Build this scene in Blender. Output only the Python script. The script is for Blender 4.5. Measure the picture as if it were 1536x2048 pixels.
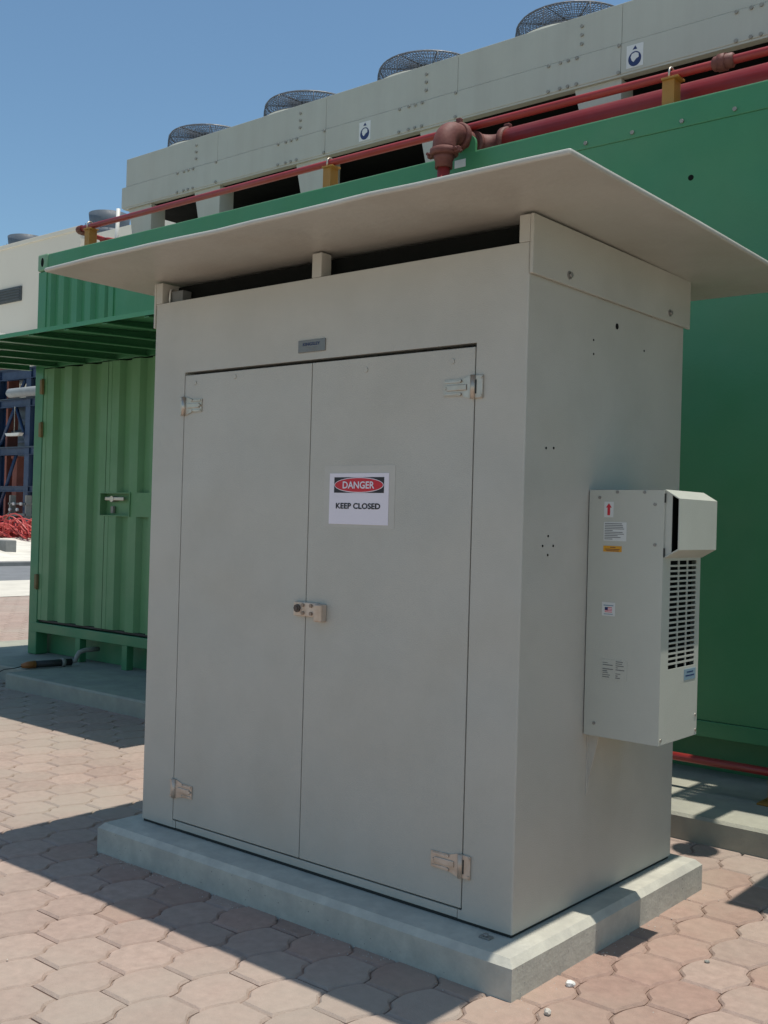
import bpy, bmesh, math, random
from mathutils import Matrix, Vector
random.seed(7)
PI = math.pi
S = bpy.context.scene
for o in list(bpy.data.objects):
    bpy.data.objects.remove(o)

# ------------------------------------------------------------------ camera, sky, sun, exposure
cam = bpy.data.cameras.new('camera'); camo = bpy.data.objects.new('camera', cam)
S.collection.objects.link(camo); S.camera = camo
CAM = Vector((1.8386, -2.8806, 1.3099))
camo.matrix_world = Matrix.Translation(CAM) @ (Matrix.Rotation(0.696493, 4, 'Z')
    @ Matrix.Rotation(PI/2 + 0.0068978, 4, 'X') @ Matrix.Rotation(0.0271874, 4, 'Z'))
cam.sensor_fit = 'VERTICAL'; cam.sensor_height = 36.0; cam.lens = 2148.99/2048*36.0
cam.clip_start = 0.05; cam.clip_end = 3000

SUNV = Vector((0.150, 0.043, 1.0)).normalized()      # towards the sun
W = bpy.data.worlds.new('World'); S.world = W; W.use_nodes = True
wn = W.node_tree; bg = wn.nodes['Background']
sky = wn.nodes.new('ShaderNodeTexSky'); sky.sky_type = 'NISHITA'; sky.sun_disc = False
sky.sun_elevation = math.asin(SUNV.z); sky.sun_rotation = math.atan2(SUNV.x, SUNV.y)
sky.air_density = 1.0; sky.dust_density = 0.9; sky.ozone_density = 1.0; sky.altitude = 10
tint = wn.nodes.new('ShaderNodeVectorMath'); tint.operation = 'MULTIPLY'; tint.inputs[1].default_value = (0.81, 0.985, 1.0)   # camera white balance of the blue sky
wn.links.new(sky.outputs['Color'], tint.inputs[0]); wn.links.new(tint.outputs['Vector'], bg.inputs['Color']); bg.inputs['Strength'].default_value = 0.126

sun = bpy.data.lights.new('sun', 'SUN'); suno = bpy.data.objects.new('sun', sun)
S.collection.objects.link(suno); sun.energy = 4.3; sun.angle = math.radians(0.53); sun.color = (1.0, 0.95, 0.86)
suno.rotation_euler = SUNV.to_track_quat('Z', 'Y').to_euler(); suno.location = (0, 0, 30)

S.render.engine = 'CYCLES'
S.view_settings.view_transform = 'Standard'; S.view_settings.look = 'None'
S.view_settings.exposure = 0.0; S.view_settings.gamma = 1.0

# ------------------------------------------------------------------ materials
def mat(name, col, rough=0.6, metal=0.0, var=0.05, scale=6.0, bump=0.0, bscale=120.0, dirt=None, damt=0.0, dscale=1.6, perobj=0.0, spec=0.5, island=0.0, streak=False, wavy=0.0):
    m = bpy.data.materials.new(name); m.use_nodes = True
    t = m.node_tree; N = t.nodes; L = t.links; b = N['Principled BSDF']
    b.inputs['Roughness'].default_value = rough; b.inputs['Metallic'].default_value = metal
    b.inputs['Specular IOR Level'].default_value = spec
    geo = N.new('ShaderNodeNewGeometry')
    n1 = N.new('ShaderNodeTexNoise'); n1.inputs['Scale'].default_value = scale; n1.inputs['Detail'].default_value = 6
    n1.inputs['Roughness'].default_value = 0.65
    L.new(geo.outputs['Position'], n1.inputs['Vector'])
    mr = N.new('ShaderNodeMapRange'); mr.inputs['From Min'].default_value = 0.25; mr.inputs['From Max'].default_value = 0.75
    mr.inputs['To Min'].default_value = 1-var; mr.inputs['To Max'].default_value = 1+var
    L.new(n1.outputs['Fac'], mr.inputs['Value'])
    mul = N.new('ShaderNodeVectorMath'); mul.operation = 'SCALE'
    mul.inputs[0].default_value = col[:3]
    L.new(mr.outputs['Result'], mul.inputs['Scale'])
    out = mul.outputs['Vector']
    if perobj or island:
        src = None
        if perobj:
            oi = N.new('ShaderNodeObjectInfo'); src = oi.outputs['Random']
        else:
            src = geo.outputs['Random Per Island']
        k = perobj or island
        m2 = N.new('ShaderNodeMapRange'); m2.inputs['To Min'].default_value = 1-k; m2.inputs['To Max'].default_value = 1+k
        L.new(src, m2.inputs['Value'])
        mu2 = N.new('ShaderNodeVectorMath'); mu2.operation = 'SCALE'
        L.new(out, mu2.inputs[0]); L.new(m2.outputs['Result'], mu2.inputs['Scale']); out = mu2.outputs['Vector']
    if dirt:
        n2 = N.new('ShaderNodeTexNoise'); n2.inputs['Scale'].default_value = dscale; n2.inputs['Detail'].default_value = 8
        n2.inputs['Roughness'].default_value = 0.6
        if streak:
            mp = N.new('ShaderNodeMapping'); mp.inputs['Scale'].default_value = (6, 6, 0.35)
            L.new(geo.outputs['Position'], mp.inputs['Vector']); L.new(mp.outputs['Vector'], n2.inputs['Vector'])
        else:
            L.new(geo.outputs['Position'], n2.inputs['Vector'])
        m3 = N.new('ShaderNodeMapRange'); m3.inputs['From Min'].default_value = 0.42; m3.inputs['From Max'].default_value = 0.68
        m3.inputs['To Max'].default_value = damt
        L.new(n2.outputs['Fac'], m3.inputs['Value'])
        mx = N.new('ShaderNodeMix'); mx.data_type = 'RGBA'
        L.new(m3.outputs['Result'], mx.inputs['Factor']); L.new(out, mx.inputs[6]); mx.inputs[7].default_value = (*dirt, 1)
        out = mx.outputs[2]
    L.new(out, b.inputs['Base Color'])
    nr = N.new('ShaderNodeTexNoise'); nr.inputs['Scale'].default_value = 3.1; nr.inputs['Detail'].default_value = 7; nr.inputs['Roughness'].default_value = 0.7
    L.new(geo.outputs['Position'], nr.inputs['Vector'])
    rr_ = N.new('ShaderNodeMapRange'); rr_.inputs['From Min'].default_value = 0.3; rr_.inputs['From Max'].default_value = 0.7
    rr_.inputs['To Min'].default_value = max(0.05, rough-0.10); rr_.inputs['To Max'].default_value = min(1, rough+0.14)
    L.new(nr.outputs['Fac'], rr_.inputs['Value']); L.new(rr_.outputs['Result'], b.inputs['Roughness'])
    if bump:
        n4 = N.new('ShaderNodeTexNoise'); n4.inputs['Scale'].default_value = bscale; n4.inputs['Detail'].default_value = 4
        L.new(geo.outputs['Position'], n4.inputs['Vector'])
        bp = N.new('ShaderNodeBump'); bp.inputs['Strength'].default_value = bump; bp.inputs['Distance'].default_value = 0.004
        L.new(n4.outputs['Fac'], bp.inputs['Height']); L.new(bp.outputs['Normal'], b.inputs['Normal'])
        if wavy:
            n5 = N.new('ShaderNodeTexNoise'); n5.inputs['Scale'].default_value = 1.7; n5.inputs['Detail'].default_value = 1
            L.new(geo.outputs['Position'], n5.inputs['Vector'])
            b5 = N.new('ShaderNodeBump'); b5.inputs['Strength'].default_value = 1.0; b5.inputs['Distance'].default_value = wavy
            L.new(n5.outputs['Fac'], b5.inputs['Height']); L.new(b5.outputs['Normal'], bp.inputs['Normal'])
    return m

M = {}
M['cab'] = mat('cabinet_paint', (0.465, 0.448, 0.390), 0.42, var=0.035, scale=2.2, bump=0.3, bscale=260, dirt=(0.36, 0.345, 0.29), damt=0.35, dscale=2.4, wavy=0.03)
M['cabroof'] = mat('roof_paint', (0.45, 0.445, 0.395), 0.38, var=0.04, scale=3, bump=0.35, bscale=40, dirt=(0.36, 0.32, 0.26), damt=0.35, dscale=2.2, wavy=0.03)
M['acpaint'] = mat('ac_paint', (0.46, 0.47, 0.41), 0.38, var=0.03, bump=0.2, bscale=300)
M['cond'] = mat('condenser_paint', (0.42, 0.43, 0.37), 0.5, var=0.05, scale=3, bump=0.15, dirt=(0.33, 0.31, 0.26), damt=0.25, dscale=1.4, streak=True)
M['green'] = mat('green_paint', (0.050, 0.215, 0.092), 0.42, var=0.06, scale=2.5, bump=0.2, bscale=90, dirt=(0.11, 0.24, 0.13), damt=0.3, dscale=1.1, wavy=0.04)
M['greendoor'] = mat('green_door_paint_bounce_lit', (0.105, 0.27, 0.115), 0.5, var=0.08, scale=3, bump=0.2, bscale=90, dirt=(0.16, 0.28, 0.15), damt=0.4, dscale=1.3)  # same green as the walls, lightened to carry sunlight bounced off the ground
M['green_edge'] = mat('green_paint_dusty', (0.12, 0.30, 0.16), 0.55, var=0.1, scale=5, dirt=(0.30, 0.33, 0.24), damt=0.5)
M['croof'] = mat('dusty_container_roof', (0.34, 0.33, 0.25), 0.9, var=0.15, scale=2)
M['concrete'] = mat('concrete', (0.48, 0.465, 0.395), 0.9, var=0.16, scale=14, bump=0.4, bscale=60, dirt=(0.36, 0.35, 0.31), damt=0.75, dscale=5.5)
M['pad'] = mat('pad_concrete', (0.34, 0.335, 0.27), 0.92, var=0.14, scale=7, bump=0.6, bscale=70, dirt=(0.22, 0.22, 0.21), damt=0.5, dscale=3)
M['red'] = mat('red_pipe_paint', (0.27, 0.016, 0.014), 0.42, var=0.12, scale=4, dirt=(0.27, 0.07, 0.06), damt=0.3, dscale=3)
M['redfit'] = mat('faded_red_fitting', (0.13, 0.034, 0.026), 0.68, var=0.2, scale=12, bump=0.4, bscale=60, dirt=(0.21, 0.095, 0.07), damt=0.5, dscale=6)
M['yellow'] = mat('ochre_support_paint', (0.34, 0.16, 0.025), 0.55, var=0.12, scale=8, dirt=(0.25, 0.15, 0.06), damt=0.4, dscale=6)
M['orange'] = mat('orange_plastic', (0.30, 0.11, 0.03), 0.5)
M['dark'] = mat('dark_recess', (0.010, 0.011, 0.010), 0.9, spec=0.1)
M['rubber'] = mat('black_rubber', (0.02, 0.022, 0.02), 0.6)
M['steel'] = mat('steel', (0.5, 0.46, 0.40), 0.38, metal=0.75, var=0.12, scale=30, dirt=(0.42, 0.33, 0.24), damt=0.5, dscale=20)
M['brass'] = mat('tan_hardware', (0.60, 0.50, 0.41), 0.42, metal=0.35, var=0.1, scale=30, dirt=(0.42, 0.29, 0.19), damt=0.6, dscale=22)
M['bolt'] = mat('bolt_steel', (0.28, 0.27, 0.25), 0.45, metal=0.5, var=0.1)
M['boltdark'] = mat('weathered_bolt', (0.25, 0.25, 0.22), 0.6, var=0.2, scale=20)
M['paper'] = mat('white_paper', (0.74, 0.70, 0.75), 0.7, var=0.02)
M['sleeve'] = mat('clear_tape', (0.465, 0.445, 0.395), 0.33, var=0.04, scale=14)
M['ink'] = mat('black_ink', (0.02, 0.02, 0.025), 0.6)
M['inkred'] = mat('red_ink', (0.55, 0.02, 0.035), 0.55)
M['inkgrey'] = mat('grey_print', (0.16, 0.165, 0.16), 0.6)
M['inknavy'] = mat('navy_print', (0.015, 0.03, 0.11), 0.5)
M['sticker'] = mat('sticker_white', (0.60, 0.62, 0.60), 0.5)
M['stickorange'] = mat('sticker_orange', (0.62, 0.30, 0.02), 0.5, var=0.1, scale=60)
M['stickblue'] = mat('sticker_blue', (0.20, 0.29, 0.35), 0.4)
M['plate'] = mat('nameplate_metal', (0.20, 0.19, 0.175), 0.35, metal=0.5, var=0.06)
M['wire'] = mat('guard_wire', (0.10, 0.115, 0.14), 0.5)
M['fanblade'] = mat('fan_blade', (0.04, 0.045, 0.05), 0.5)
M['paver'] = mat('paver', (0.352, 0.258, 0.213), 0.92, var=0.17, scale=26, bump=0.55, bscale=240, dirt=(0.355, 0.308, 0.255), damt=0.75, dscale=0.9, perobj=0.09)
M['paverfar'] = mat('paver_far', (0.352, 0.258, 0.213), 0.92, var=0.17, scale=26, bump=0.5, bscale=240, dirt=(0.355, 0.308, 0.255), damt=0.75, dscale=0.9, island=0.09)
M['paverred'] = mat('paver_reddish', (0.34, 0.225, 0.18), 0.92, var=0.17, scale=26, bump=0.55, bscale=240, dirt=(0.37, 0.30, 0.235), damt=0.7, dscale=1.3, perobj=0.10)
M['joint'] = mat('joint_sand', (0.27, 0.195, 0.155), 0.95, var=0.2, scale=20, bump=0.5)
M['pavement'] = mat('pale_pavement', (0.58, 0.54, 0.46), 0.93, var=0.12, scale=2, bump=0.3)
M['asphalt'] = mat('asphalt', (0.17, 0.175, 0.18), 0.9, var=0.15, scale=3, bump=0.5)
M['sand'] = mat('sand', (0.62, 0.58, 0.50), 0.95, var=0.25, scale=1.2, bump=0.8, bscale=6)
M['kerb'] = mat('kerb_concrete', (0.20, 0.20, 0.19), 0.9, var=0.2, scale=3)
M['beige'] = mat('beige_render', (0.60, 0.56, 0.48), 0.85, var=0.05, scale=0.3, dirt=(0.50, 0.47, 0.41), damt=0.3, dscale=0.15)
M['cream'] = mat('cream_render', (0.68, 0.64, 0.55), 0.85, var=0.05, scale=0.3)
M['louvre'] = mat('louvre_grey', (0.06, 0.07, 0.075), 0.6)
M['tank'] = mat('galvanised_shroud', (0.075, 0.095, 0.12), 0.6, var=0.15, scale=0.9, metal=0.0)
M['tankpale'] = mat('pale_shroud', (0.20, 0.22, 0.23), 0.6, var=0.25, scale=1.1)
M['blue'] = mat('blue_steel_paint', (0.010, 0.032, 0.085), 0.5, var=0.15, scale=1)
M['brick'] = mat('red_masonry', (0.26, 0.095, 0.075), 0.85, var=0.15, scale=2)
M['plantdark'] = mat('plant_cladding', (0.035, 0.06, 0.085), 0.7, var=0.3, scale=0.8)
M['redtube'] = mat('red_tubing', (0.46, 0.06, 0.055), 0.5, var=0.15, scale=2)
M['white'] = mat('white_paint', (0.72, 0.71, 0.66), 0.5, var=0.04)
M['stone'] = mat('loose_stone', (0.5, 0.46, 0.40), 0.9, var=0.2, scale=60, bump=0.6)
M['lamp'] = mat('lamp_housing', (0.62, 0.62, 0.58), 0.5)
M['boltrust'] = mat('dark_rusted_steel', (0.10, 0.075, 0.06), 0.7, var=0.3, scale=60)
M['boltrust2'] = mat('tarnished_bolt', (0.30, 0.22, 0.16), 0.6, var=0.3, scale=60)
M['rust'] = mat('rusty_iron', (0.22, 0.10, 0.045), 0.8, var=0.25, scale=8)
M['hinge_ochre'] = mat('ochre_hinge', (0.17, 0.13, 0.05), 0.6, var=0.2, scale=15)

# ------------------------------------------------------------------ mesh helpers
COL = S.collection
def obj(name, me, m=None, parent=None, loc=None):
    o = bpy.data.objects.new(name, me); COL.objects.link(o)
    if m and me is not None:
        if len(me.materials) == 0: me.materials.append(M[m])
    if parent: o.parent = parent
    if loc is not None: o.location = loc
    return o
def tag(o, label, cat, group=None):
    o['label'] = label; o['category'] = cat
    if group: o['group'] = group
    return o
def thing(name, label, cat, loc=(0, 0, 0), group=None):
    o = bpy.data.objects.new(name, None); COL.objects.link(o); o.location = loc; o.empty_display_size = 0.1
    return tag(o, label, cat, group)

class MB:
    def __init__(s, off=(0, 0, 0)):
        s.v = []; s.f = []; s.off = Vector(off); s.smooth = []
    def add(s, vs, fs, smooth=False):
        n = len(s.v); s.v += [tuple(Vector(v) - s.off) for v in vs]
        s.f += [tuple(i + n for i in f) for f in fs]; s.smooth += [smooth]*len(fs)
        return s
    def box(s, x0, x1, y0, y1, z0, z1, bev=0.0):
        if bev <= 0:
            vs = [(x, y, z) for x in (x0, x1) for y in (y0, y1) for z in (z0, z1)]
            return s.add(vs, [(0, 1, 3, 2), (4, 6, 7, 5), (0, 4, 5, 1), (2, 3, 7, 6), (0, 2, 6, 4), (1, 5, 7, 3)])
        bm = bmesh.new(); bmesh.ops.create_cube(bm, size=1)
        for v in bm.verts:
            v.co = Vector(((x0+x1)/2 + v.co.x*(x1-x0), (y0+y1)/2 + v.co.y*(y1-y0), (z0+z1)/2 + v.co.z*(z1-z0)))
        bmesh.ops.bevel(bm, geom=bm.edges[:], offset=bev, segments=2, affect='EDGES', profile=0.5)
        bm.verts.index_update()
        s.add([v.co.copy() for v in bm.verts], [[v.index for v in f.verts] for f in bm.faces]); bm.free()
        return s
    def prism(s, pts, axis, a, b):
        """polygon pts (2D) extruded along axis 'x','y','z' from a to b"""
        def P(p, t):
            return {'x': (t, p[0], p[1]), 'y': (p[0], t, p[1]), 'z': (p[0], p[1], t)}[axis]
        n = len(pts)
        vs = [P(p, a) for p in pts] + [P(p, b) for p in pts]
        fs = [tuple(range(n)), tuple(reversed(range(n, 2*n)))] + [(i, i+n, (i+1) % n+n, (i+1) % n) for i in range(n)]
        return s.add(vs, fs)
    def tube(s, pts, r, n=12, cap=True, closed=False, rs=None):
        pts = [Vector(p) for p in pts]; K = len(pts); vs = []; fs = []
        up = None
        for i, p in enumerate(pts):
            if closed: d = pts[(i+1) % K] - pts[i-1]
            else: d = pts[min(i+1, K-1)] - pts[max(i-1, 0)]
            d.normalize()
            if up is None:
                up = Vector((0, 0, 1)) if abs(d.z) < 0.9 else Vector((0, 1, 0))
            a = d.cross(up)
            if a.length < 1e-5: a = d.orthogonal()
            a.normalize(); u = a.cross(d); up = u
            rr = rs[i] if rs else r
            for k in range(n):
                t = 2*PI*k/n; vs.append(p + (a*math.cos(t) + u*math.sin(t))*rr)
        for i in range(K if closed else K-1):
            j = (i+1) % K
            for k in range(n):
                fs.append((i*n+k, j*n+k, j*n+(k+1) % n, i*n+(k+1) % n))
        s.add(vs, fs, smooth=n >= 6)
        if cap and not closed:
            s.f += [tuple(len(s.v)-len(vs)+k for k in range(n)), tuple(len(s.v)-n+k for k in reversed(range(n)))]; s.smooth += [False]*2
        return s
    def cyl(s, p0, p1, r, n=16): return s.tube([p0, p1], r, n)
    def build(s, name, m, parent=None, loc=None):
        me = bpy.data.meshes.new(name); me.from_pydata(s.v, [], s.f)
        bm = bmesh.new(); bm.from_mesh(me); bmesh.ops.recalc_face_normals(bm, faces=bm.faces[:]); bm.to_mesh(me); bm.free()
        me.polygons.foreach_set('use_smooth', s.smooth); me.update()
        return obj(name, me, m, parent, loc)

def part(name, m, parent, fn):
    """fn fills an MB in world coordinates; the object is parented to an unrotated root"""
    b = MB(parent.matrix_world_off if False else WOFF(parent)); fn(b); return b.build(name, m, parent)
def WOFF(o):
    v = Vector((0, 0, 0))
    while o is not None:
        v += o.location; o = o.parent
    return v

def text_mesh(txt, height, width, bold=0.0):
    c = bpy.data.curves.new('lettering', 'FONT'); c.body = txt; c.size = 1; c.align_x = 'CENTER'; c.align_y = 'CENTER'; c.resolution_u = 3
    o = bpy.data.objects.new('tmp', c); COL.objects.link(o)
    dg = bpy.context.evaluated_depsgraph_get(); me = bpy.data.meshes.new_from_object(o.evaluated_get(dg))
    bpy.data.objects.remove(o)
    xs = [v.co.x for v in me.vertices]; ys = [v.co.y for v in me.vertices]
    cx, cy = (min(xs)+max(xs))/2, (min(ys)+max(ys))/2
    sx = width/(max(xs)-min(xs)); sy = height/(max(ys)-min(ys))
    base = [Vector(((v.co.x-cx)*sx, 0, (v.co.y-cy)*sy)) for v in me.vertices]      # stands in the x-z plane, reads from -y
    faces = [tuple(p.vertices) for p in me.polygons]; vs = []; fs = []
    offs = [(0, 0)] if not bold else [(-bold, 0), (bold, 0), (0, -bold*.7), (0, bold*.7), (0, 0)]
    for k, (ox, oz) in enumerate(offs):                                             # overlaid strokes thicken the letters
        n = len(vs); vs += [v + Vector((ox, -0.00015*k, oz)) for v in base]; fs += [tuple(i+n for i in q) for q in faces]
    m2 = bpy.data.meshes.new('lettering'); m2.from_pydata(vs, [], fs); return m2

def disc(mb, c, r, axis='y', depth=0.004, n=12, sign=-1):
    c = Vector(c); d = {'x': Vector((1, 0, 0)), 'y': Vector((0, 1, 0)), 'z': Vector((0, 0, 1))}[axis]*sign
    mb.tube([c, c + d*depth], r, n)
    return mb

ZG = -0.12
# ------------------------------------------------------------------ ground, roads
def sheet(name, m, x0, x1, y0, y1, z, nx=1):
    b = MB(); b.add([(x0, y0, z), (x1, y0, z), (x1, y1, z), (x0, y1, z)], [(0, 1, 2, 3)])
    o = b.build(name, m); o['kind'] = 'structure'; return o
sheet('ground', 'sand', -900, 900, -900, 900, ZG-0.045)
pave = sheet('pavement', 'joint', -14.2, 7, -9, 11, ZG-0.0105)
sheet('footway', 'pavement', -17.8, -14.2, -20, 60, ZG-0.004)
sheet('road', 'asphalt', -23.2, -17.8, -30, 90, ZG-0.03)
b = MB(); b.box(-23.55, -23.2, -30, 90, ZG-0.1, ZG+0.08, 0.02); o = b.build('kerb', 'kerb'); o['kind'] = 'structure'
# uneven sandy lot beyond the kerb
b = MB(); nx, ny = 60, 60
vs = []
for i in range(nx+1):
    for j in range(ny+1):
        x = -23.55 - 60*i/nx; y = -6 + 60*j/ny
        h = 0.03 + (0.10*math.sin(x*0.9+y*0.5)*math.sin(y*0.7) + random.uniform(-.05, .06))*min(1, i/4)
        vs.append((x, y, ZG + h))
b.add(vs, [(i*(ny+1)+j, (i+1)*(ny+1)+j, (i+1)*(ny+1)+j+1, i*(ny+1)+j+1) for i in range(nx) for j in range(ny)])
o = b.build('sandy_lot', 'sand'); o['kind'] = 'structure'

# pavers: wavy interlocking blocks, columns along y, ends straight along x
PX, PY, A0, A1 = 0.1785, 0.2345, 0.0735, 0.105
GW = [(0, 1), (.10, .97), (.18, .84), (.24, .45), (.30, .14), (.37, .05), (.5, 0), (.6, .08), (.7, .25), (.8, .5), (.9, .78), (1, 1)]
def wave(u):
    u %= 1.0
    for (a, p), (c, q) in zip(GW[:-1], GW[1:]):
        if a <= u <= c: return p + (q-p)*(u-a)/(c-a)
    return 1.0
def paver_outline(inset):                # one wavy joint shape shared by every column
    g = 0.0026 + inset; A = 0.038; R_, L_ = [], []
    for v in (-.5, -.40, -.32, -.25, -.19, -.12, 0, .10, .18, .25, .31, .38, .5):
        y = max(-PY/2+g, min(PY/2-g, v*PY))
        R_.append((PX/2 + (wave(v)-0.5)*A - g, y)); L_.append((-PX/2 + (wave(v+0.5)-0.5)*A + g, y))
    return R_ + L_[::-1]
def paver_geo():
    o = paver_outline(0); i = paver_outline(0.0085); n = len(o)
    vs = [(x, y, -0.03) for x, y in o] + [(x, y, -0.0075) for x, y in o] + [(x, y, 0) for x, y in i]
    fs = []
    for k in range(n):
        q = (k+1) % n
        fs += [(k, q, n+q, n+k), (n+k, n+q, 2*n+q, 2*n+k)]
    fs.append(tuple(range(2*n, 3*n)))
    return vs, fs
PV, PF = paver_geo()
def paver_mesh(m):
    me = bpy.data.meshes.new('paver'); me.from_pydata(PV, [], PF)
    bm = bmesh.new(); bm.from_mesh(me); bmesh.ops.recalc_face_normals(bm, faces=bm.faces[:]); bm.to_mesh(me); bm.free()
    me.materials.append(M[m]); return me
PM = [paver_mesh('paver'), paver_mesh('paverred')]
VR = camo.matrix_world.to_3x3().inverted()
def uv(p):
    v = VR @ (Vector(p)-CAM)
    if v.z > -0.2: return None
    return (0.5 + 2148.99/1536*v.x/-v.z, 0.5 - 2148.99/2048*v.y/-v.z)
def occluded(p):
    # segment camera-paver against the cabinet box and its plinth in plan (the pad ground behind)
    for k in range(1, 40):
        q = CAM.lerp(Vector(p), k/40)
        if -1.87 < q.x < 0 and 0 < q.y < 1.14 and 0 < q.z < 2.2: return True
    return False
cells = []
i0 = int(math.floor(-14.2/PX)); i1 = int(math.ceil(3.6/PX))
for i in range(i0, i1+1):
    for j in range(int(-4.2/PY), int(9/PY)+1):
        x = -1.1415 + PX*i + 6*PX; y = -0.925 + PY*(j+0.5) + (PY/2 if i % 2 else 0)
        if x < -14.1 or x > 3.4: continue
        if -1.87 < x < 0.0 and -0.04 < y < 1.1: continue            # under the plinth
        if -6.6 < x < 6 and y > 1.95: continue                        # under the pad
        if x < -6.6 and x > -7.8 and 2.0 < y < 8: continue
        if x > -7.8 and y > 2.6: continue
        if y > 1.9 and (x - CAM.x)/(y - CAM.y) > -0.9: continue
        cells.append((x, y))
vis = []
for c in cells:
    u = uv((c[0], c[1], ZG)); d = (Vector((c[0], c[1], ZG))-CAM).length
    inview = u is not None and -0.05 < u[0] < 1.05 and -0.05 < u[1] < 1.06 and not occluded((c[0], c[1], ZG))
    vis.append((0 if inview else 1, d, c))
vis.sort()
rng = random.Random(3)
far = MB()
def redness(x, y):
    # repaired, redder blocks laid round the plinth
    dx = max(-1.97-x, 0, x-0.1); dy = max(-0.15-y, 0, y-1.22); d = math.hypot(dx, dy)
    pr = 0.8 if d < 0.14 else (0.16 if d < 0.35 else 0.0)
    if x > 0.1: pr = max(pr, 0.85 if d < 0.30 else 0.4)
    return rng.random() < pr
for k, (iv, d, (x, y)) in enumerate(vis):
    dz = rng.uniform(-0.0015, 0.0015); rx, ry, rz = rng.gauss(0, .004), rng.gauss(0, .004), rng.gauss(0, .006)
    red = redness(x, y)
    if k < 300 and iv == 0:
        o = bpy.data.objects.new('paver', PM[1 if red else 0]); COL.objects.link(o); o.parent = pave
        o.location = (x, y, ZG+dz); o.rotation_euler = (rx, ry, rz)
    else:
        Rm = Matrix.Rotation(rz, 3, 'Z') @ Matrix.Rotation(ry, 3, 'Y') @ Matrix.Rotation(rx, 3, 'X')
        far.add([Rm @ Vector(v) + Vector((x, y, ZG+dz)) for v in PV], PF)
o = far.build('paver_field', 'paverfar', pave); o['kind'] = 'stuff'

# ------------------------------------------------------------------ cabinet plinth
t = thing('concrete_plinth', 'low chamfered concrete plinth under the grey double door cabinet', 'plinth', (-0.93, 0.53, ZG))
def f(b):
    c = 0.021
    def ring(e, z): return [(-1.97+e, -0.15+e, z), (0.1-e, -0.15+e, z), (0.1-e, 1.22-e, z), (-1.97+e, 1.22-e, z)]
    # subdivided sides keep the edge slightly irregular
    R = []
    for e, z in ((0, ZG-0.06), (0, -c), (c, 0.0)):
        r4 = ring(e, z); pts = []
        for k in range(4):
            a, q = Vector(r4[k]), Vector(r4[(k+1) % 4])
            for s_ in range(14):
                p = a.lerp(q, s_/14)
                if s_: p += Vector((random.uniform(-.0008, .0008), random.uniform(-.0008, .0008), random.uniform(-.0005, .0005) if z > -0.1 else 0))
                pts.append(p)
        R.append(pts)
    n = len(R[0]); vs = R[0]+R[1]+R[2]; fs = []
    for k in range(n):
        q = (k+1) % n; fs += [(k, q, n+q, n+k), (n+k, n+q, 2*n+q, 2*n+k)]
    fs.append(tuple(range(2*n, 3*n))); b.add(vs, fs)
part('slab', 'concrete', t, f)

rp = random.Random(9); b = MB((-0.93, 0.53, ZG))
for k in range(80):
    r_ = rp.uniform(0.0006, 0.0021)
    if rp.random() < 0.6: x_, z_ = rp.uniform(-1.95, 0.08), rp.uniform(ZG+0.004, -0.026); b.tube([(x_, -0.1495, z_), (x_, -0.1508, z_)], r_, 6)
    else: y_, z_ = rp.uniform(-0.13, 1.2), rp.uniform(ZG+0.004, -0.026); b.tube([(0.0995, y_, z_), (0.1008, y_, z_)], r_, 6)
o = b.build('air_hole', 'kerb', t); o['kind'] = 'stuff'
# ------------------------------------------------------------------ cabinet
cab = thing('equipment_cabinet', 'tall grey metal double door cabinet with wide flat overhanging roof', 'cabinet', (-0.935, 0.57, 0.0))
CW, CD, CH = 1.87, 1.14, 2.2
XL, XR, DT, DB = -1.668, -0.194, 1.897, 0.047
def f(b):
    q = 0.006
    cor = [(-q+q*math.sin(t_), q-q*math.cos(t_)) for t_ in [PI/2*k/4 for k in range(5)]]
    b.prism([(XR, 0.0)] + cor + [(0.0, CD), (-0.004, CD), (-0.004, 0.06), (XR, 0.06)], 'z', 0.012, CH)
    b.prism([(-CW-x_, y_) for x_, y_ in ([(XR, 0.0)] + cor + [(0.0, CD), (-0.004, CD), (-0.004, 0.06), (XR, 0.06)])], 'z', 0.012, CH) if False else \
    b.prism([(XL, 0.0)] + [(-CW-x_, y_) for x_, y_ in cor] + [(-CW, CD), (-CW+0.004, CD), (-CW+0.004, 0.06), (XL, 0.06)], 'z', 0.012, CH)
    b.box(XL, XR, 0.0, 0.06, DT, CH)
    b.box(-CW+0.004, -0.004, CD-0.004, CD, 0.012, CH); b.box(-CW+0.004, -0.004, 0.06, CD-0.004, CH-0.006, CH-0.001)
part('body', 'cab', cab, f)
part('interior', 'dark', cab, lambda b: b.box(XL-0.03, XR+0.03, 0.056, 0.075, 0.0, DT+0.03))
part('base_gasket', 'rubber', cab, lambda b: b.box(-CW+0.006, -0.006, 0.006, CD-0.006, 0.0005, 0.014))
part('sill', 'cab', cab, lambda b: b.box(XL+0.02, XR-0.02, 0.0015, 0.05, 0.012, DB-0.006, 0.002))
part('sill_end', 'cab', cab, lambda b: b.box(XL+0.0, XL+0.017, 0.001, 0.05, 0.012, DB-0.006))
part('sill_end', 'cab', cab, lambda b: b.box(XR-0.017, XR, 0.001, 0.05, 0.012, DB-0.006))
XM = -0.936
dl = part('door', 'cab', cab, lambda b: b.box(XL+0.004, XM-0.0018, -0.001, 0.045, DB, DT-0.013, 0.0025))
dr = part('door', 'cab', cab, lambda b: b.box(XM+0.0018, XR-0.005, -0.001, 0.045, DB, DT-0.013, 0.0025))
dl['label'] = 'plain left door leaf without sign'; dr['label'] = 'right door leaf carrying the danger sign'

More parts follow.
